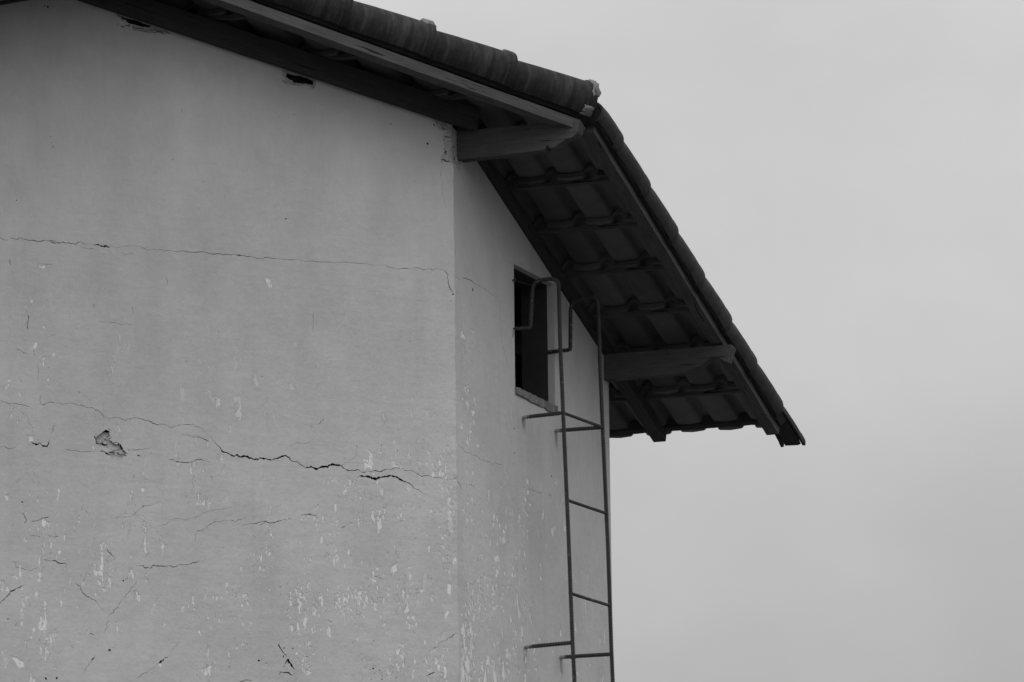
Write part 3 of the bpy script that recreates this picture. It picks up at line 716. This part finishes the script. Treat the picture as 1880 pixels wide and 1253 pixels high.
# half-round tiles: along the verge and along the cut edge
def barrel(name, r0, r1, hgt, ln, th, spread=1.0, na=18, camber=.003, under=45, liph=.006):
    """half-round tile, narrow end at y=0, wide end at y=ln; local x across, z up"""
    ys = [0, .03, ln * .35, ln * .7, ln - .045, ln - .04, ln]
    vs_, fs = [], []
    for lay in (0, 1):
        for y in ys:
            u = y / ln; r = r0 + (r1 - r0) * u; lip = liph if y >= ln - .041 else 0
            cam_ = camber * math.sin(math.pi * u)
            for i in range(na + 1):
                a = math.radians(-under + (180 + 2 * under) * i / na); rr = r + (lip if not lay else -th)
                hh = hgt * (r / r1) + (lip if not lay else -th)
                vs_.append((-math.cos(a) * rr * spread, y, math.sin(a) * hh + cam_))
    n = na + 1; m = len(ys); I = lambda l, j, i: l * n * m + j * n + i
    for j in range(m - 1):
        for i in range(na):
            fs.append((I(0, j, i), I(0, j + 1, i), I(0, j + 1, i + 1), I(0, j, i + 1))); fs.append((I(1, j, i), I(1, j, i + 1), I(1, j + 1, i + 1), I(1, j + 1, i)))
        for i in (0, na): fs.append((I(0, j, i), I(1, j, i), I(1, j + 1, i), I(0, j + 1, i)))
    for j in (0, m - 1):
        for i in range(na): fs.append((I(0, j, i), I(0, j, i + 1), I(1, j, i + 1), I(1, j, i)))
    me = mesh(name, vs_, fs, None, True)
    bm = bmesh.new(); bm.from_mesh(me); bmesh.ops.recalc_face_normals(bm, faces=bm.faces)
    for e in bm.edges:
        if len(e.link_faces) == 2 and e.calc_face_angle(0) > 0.8: e.smooth = False
    bm.to_mesh(me); bm.free(); return me
VM = barrel('verge_tile', .058, .066, .070, .47, .012, camber=.012, under=52, liph=.002); VM.materials.append(M['mould'])
VE = barrel('verge_tile', .058, .064, .060, .47, .014, camber=.012, under=12, liph=.002); VE.materials.append(M['mould'])
tails = [.46, .853, 1.253, 1.659, 2.061, 2.462, 2.880, 3.245]
for i, s1 in enumerate(tails):
    p = pt(s1, .607 + random.uniform(-.003, .003), .118) - SLD * .47
    o = bpy.data.objects.new('verge_tile', VE if i == len(tails) - 1 else VM); COL.objects.link(o); o.parent = roof; o.matrix_parent_inverse = RINV
    tilt = Matrix.Rotation(.022, 4, 'X'); cut = .58 if i == 0 else 1          # the top one is cut to fit
    o.matrix_basis = Matrix.Translation(p) @ M3 @ tilt @ Matrix.Rotation(random.uniform(-.006, .006), 4, 'Z') @ Matrix.Translation((0, .47 * (1 - cut), 0)) @ Matrix.Diagonal((1, cut, 1, 1))
vs_, fs = [], []; NB = 90                                 # mortar under the verge tiles
for i in range(NB + 1):
    s = .20 + (3.225 - .20) * i / NB; j = lambda q: random.uniform(-q, q)
    lo = .074 if s < 2.97 else .112
    for t, k in ((.572, lo), (.638 + j(.003), lo + j(.002)), (.655 + j(.003), max(lo, .112) + .004), (.64, .155), (.585, .155)): vs_.append(pt(s, t, k))
for i in range(NB):
    for q in range(5): fs.append((5 * i + q, 5 * i + (q + 1) % 5, 5 * i + 5 + (q + 1) % 5, 5 * i + 5 + q))
fs += [tuple(range(5)), tuple(5 * NB + q for q in range(4, -1, -1))]
me = mesh('verge_mortar', vs_, fs); bm = bmesh.new(); bm.from_mesh(me); bmesh.ops.recalc_face_normals(bm, faces=bm.faces); bm.to_mesh(me); bm.free()
into(link('verge_mortar', me, None, ('bed',)))
CM = barrel('cap_tile', .090, .102, .104, .455, .014); CM.materials.append(M['cap'])
LD = (lpt(1, 0, 0) - lpt(0, 0, 0)).normalized(); LZ = NL.cross(LD)
ML = Matrix((NL, LD, LZ)).transposed().to_4x4()
a = .555; CAPN = .287; ctails = []
while a > lpt_r(CAPN) + .2: ctails.append(a); a -= .411 + random.uniform(-.008, .008)
for i, a1 in enumerate(ctails):
    p = lpt(a1, CAPN + random.uniform(-.004, .004), .140) - LD * .455
    o = bpy.data.objects.new('cap_tile', CM); COL.objects.link(o); o.parent = roof; o.matrix_parent_inverse = RINV
    o.matrix_basis = Matrix.Translation(p) @ ML @ Matrix.Rotation(.030, 4, 'X') @ Matrix.Rotation(random.uniform(-.008, .008), 4, 'Z')
# caps along the ridge
MR = Matrix((-UR, NR, -UR.cross(NR))).transposed().to_4x4()
t = nl_to_t(RIDGE_S, EDGE_N + .06)
while t > BACK_T + .3:
    o = bpy.data.objects.new('ridge_tile', CM); COL.objects.link(o); o.parent = roof; o.matrix_parent_inverse = RINV
    o.matrix_basis = Matrix.Translation(pt(RIDGE_S, t - .455, .095)) @ MR @ Matrix.Rotation(.02, 4, 'X')
    t -= .41
# mortar bed under the caps
vs_, fs = [], []; NB = 120
for i in range(NB + 1):
    a = -2.6 + (0.50 + 2.6) * i / NB; j = lambda q: random.uniform(-q, q)
    for n, k in ((.25, .056), (.325 + j(.005), .055), (.338 + j(.004), .07), (.345 + j(.005), .14), (.28, .20), (.20, .15)): vs_.append(lpt(a, n, k))
for i in range(NB):
    for q in range(6): fs.append((6 * i + q, 6 * i + (q + 1) % 6, 6 * i + 6 + (q + 1) % 6, 6 * i + 6 + q))
fs += [tuple(range(6)), tuple(6 * NB + q for q in range(5, -1, -1))]
me = mesh('mortar_bed', vs_, fs); bm = bmesh.new(); bm.from_mesh(me); bmesh.ops.recalc_face_normals(bm, faces=bm.faces); bm.to_mesh(me); bm.free()
into(link('mortar_bed', me, None, ('bed',)))
# daubs of pale mortar at the cap joints
def daub(fn, mat='mortar'):
    me = mesh('mortar_daub', *fn()); bm = bmesh.new(); bm.from_mesh(me)
    r = bmesh.ops.extrude_face_region(bm, geom=bm.faces[:]); bmesh.ops.recalc_face_normals(bm, faces=bm.faces); bm.to_mesh(me); bm.free()
    return into(link('mortar_daub', me, None, (mat,)))
def cap_patch(a1, ang0, ang1, y0, y1, lift=.009, na=9, ny=5):
    """a ragged skin of mortar on the cap that ends at a1, angles measured from the outer side up"""
    vs_, fs = [], []
    p0 = lpt(a1, CAPN, .140) - LD * .455; mw = Matrix.Translation(p0) @ ML @ Matrix.Rotation(.030, 4, 'X')
    for j in range(ny + 1):
        for i in range(na + 1):
            an = math.radians(ang0 + (ang1 - ang0) * i / na); rim = i in (0, na) or j in (0, ny)
            y = y0 + (y1 - y0) * j / ny + (random.uniform(-.012, .012) if j < ny else random.uniform(-.003, .003))
            r = .102 + .006 + (lift if not rim else -.004) + random.uniform(-.002, .002); hh = .104 + .006 + (lift if not rim else -.004)
            vs_.append(mw @ Vector((math.cos(an) * r, y, math.sin(an) * hh)))
    for j in range(ny):
        for i in range(na):
            q = (na + 1) * j + i; fs.append((q, q + 1, q + na + 2, q + na + 1))
    me = mesh('mortar_daub', vs_, fs, None, True); bm = bmesh.new(); bm.from_mesh(me); bmesh.ops.recalc_face_normals(bm, faces=bm.faces); bm.to_mesh(me); bm.free()
    return into(link('mortar_daub', me, None, ('mortar',)))
cap_patch(ctails[0], 8, 100, .428, .462, .007); cap_patch(ctails[0], -48, -20, .40, .45, .006)
cap_patch(ctails[1], 78, 125, .41, .460, .006); cap_patch(ctails[2], 48, 120, .405, .462); cap_patch(ctails[3], 60, 110, .42, .46)
# plug of mortar closing the lowest cap over the corner
mwc = Matrix.Translation(lpt(ctails[0], CAPN, .140) - LD * .455) @ ML @ Matrix.Rotation(.030, 4, 'X')
loc = []
for i in range(19):
    an = math.radians(-45 + 270 * i / 18); rr = random.uniform(.95, 1.0)
    loc.append((math.cos(an) * .093 * rr, .447 + random.uniform(-.006, .008), math.sin(an) * .096 * rr))
loc += [(-.03, .45, -.085), (.03, .45, -.085)]
n = len(loc); loc += [(x * .6, y + .014 + random.uniform(-.004, .004), z * .6) for x, y, z in loc] + [(0, .464, .0)] + [(x, .36, z) for x, y, z in loc[:n]]
fs = []
for i in range(n):
    q = (i + 1) % n; fs += [(i, q, n + q, n + i), (n + i, n + q, 2 * n), (i, 2 * n + 1 + i, 2 * n + 1 + q, q)]
me = mesh('mortar_plug', [mwc @ Vector(q) for q in loc], fs, None, True); bm = bmesh.new(); bm.from_mesh(me); bmesh.ops.recalc_face_normals(bm, faces=bm.faces); bm.to_mesh(me); bm.free()
into(link('mortar_plug', me, None, ('bed',)))

# ------------------------------------------------------------------ rebar ladder
ladder = empty('ladder'); ladder['category'] = 'ladder'
ladder['label'] = 'rusty steel rebar ladder with hooked tops fixed beside the dark window'
ladder.location = UR * 1.1 + NR * .25 + Z * GZ; bpy.context.view_layer.update()
def wp(s, d, z): return UR * s + NR * d + Z * z
def round_path(pts, rad, n=6):
    out_ = [pts[0]]
    rads = rad if isinstance(rad, list) else [rad] * (len(pts) - 2)
    for a, b, c, rad in zip(pts, pts[1:], pts[2:], rads):
        u, v = (a - b).normalized(), (c - b).normalized(); r = min(rad, (a - b).length * .48, (c - b).length * .48)
        p, q = b + u * r, b + v * r
        for i in range(n + 1):
            f = i / n; out_.append((p.lerp(b, f)).lerp(b.lerp(q, f), f))
    out_.append(pts[-1]); return out_
def resample(p, st):
    out_ = [p[0]]; carry = 0
    for a, b in zip(p, p[1:]):
        d = (b - a).length; x = st - carry
        while x < d: out_.append(a.lerp(b, x / d)); x += st
        carry = (carry + d) % st
    out_.append(p[-1]); return out_
def sweep(name, path, rad, mat, parent, ribs=True, sides=8, frame=None):
    P = resample(path, .0072) if ribs else path
    vs_, fs = [], []; nrm = None
    for i, p in enumerate(P):
        d = (P[min(i + 1, len(P) - 1)] - P[max(i - 1, 0)]).normalized()
        if nrm is None: nrm = d.orthogonal().normalized()
        nrm = (nrm - d * nrm.dot(d)).normalized(); bi = d.cross(nrm)
        r = rad * (1.22 if (ribs and i % 2) else 0.84 if ribs else 1)
        for q in range(sides):
            a = 2 * math.pi * q / sides; vs_.append(p + nrm * (math.cos(a) * r) + bi * (math.sin(a) * r))
    for i in range(len(P) - 1):
        for q in range(sides): fs.append((i * sides + q, i * sides + (q + 1) % sides, (i + 1) * sides + (q + 1) % sides, (i + 1) * sides + q))
    fs += [tuple(range(sides - 1, -1, -1)), tuple((len(P) - 1) * sides + q for q in range(sides))]
    if frame:
        iv = frame.inverted(); vs_ = [iv @ v for v in vs_]
    me = mesh(name, vs_, fs, None, True); o = link(name, me, None, (mat,))
    if frame: o.matrix_world = frame
    return keep(o, parent)
RR = .0092
sweep('rail', round_path([wp(.905, .25, -3.75), wp(.90, .250, -1.6), wp(.885, .237, -1.12), wp(.893, .222, -.62), wp(.89, .205, -.02), wp(.878, .20, .30), wp(.868, .2, .625), wp(.862, .072, .618), wp(.825, .07, .385), wp(.800, -.03, .383)], [.05] * 5 + [.045, .045, .009]), RR, 'steel', ladder)
sweep('rail', round_path([wp(1.37, .285, -3.75), wp(1.372, .275, -1.6), wp(1.367, .262, -1.12), wp(1.36, .255, -.62), wp(1.352, .24, -.02), wp(1.352, .232, .30), wp(1.352, .226, .625), wp(1.35, .088, .605), wp(1.35, .082, .368), wp(1.352, -.03, .366)], [.05] * 5 + [.045, .045, .009]), RR, 'steel', ladder)
def rail_at(z, i):
    A = ([(-3.75, .905, .25), (-1.6, .90, .25), (-1.12, .885, .237), (-.62, .893, .222), (-.02, .89, .205), (.3, .878, .2)], [(-3.75, 1.37, .285), (-1.6, 1.372, .275), (-1.12, 1.367, .262), (-.62, 1.36, .255), (-.02, 1.352, .24), (.3, 1.352, .232)])[i]
    for (z0, s0, d0), (z1, s1, d1) in zip(A, A[1:]):
        if z0 <= z <= z1: f = (z - z0) / (z1 - z0); return wp(s0 + (s1 - s0) * f, d0 + (d1 - d0) * f, z)
for z in (-.022, -.440, -.885, -1.32, -1.75, -2.18, -2.61, -3.04, -3.47):
    sweep('rung', [rail_at(z, 0) - UR * .006, rail_at(z, 1) + UR * .006], .0078, 'steel', ladder, False)
BM3 = Matrix((NR, Z, NR.cross(Z))).transposed().to_4x4()
for z in (-.022, -1.118, -2.2, -3.3):
    for i in (0, 1):
        e = rail_at(z, i); zz = e.z - (.008 if i == 0 else 0)
        w0 = wp(e.dot(UR) + (.004, -.002)[i], -.04, zz)
        sweep('bracket', [w0, e], .0092, 'bracket', ladder, True, frame=Matrix.Translation(wp(e.dot(UR), 0, zz)) @ BM3)

# ------------------------------------------------------------------ wire across the head of the opening
wire = empty('wire'); wire['category'] = 'wire'; wire['label'] = 'thin loose wire strung from a nail across the top of the dark window'
wire.location = wp(.79, .0, .61); bpy.context.view_layer.update()
sweep('strand', round_path([wp(.785, .004, .616), wp(.80, .03, .606), wp(.83, .05, .60), wp(.86, .07, .60)], .02), .0016, 'steel', wire, False, 6)
sweep('nail', [wp(.785, -.02, .616), wp(.785, .016, .616)], .004, 'steel', wire, False, 6)
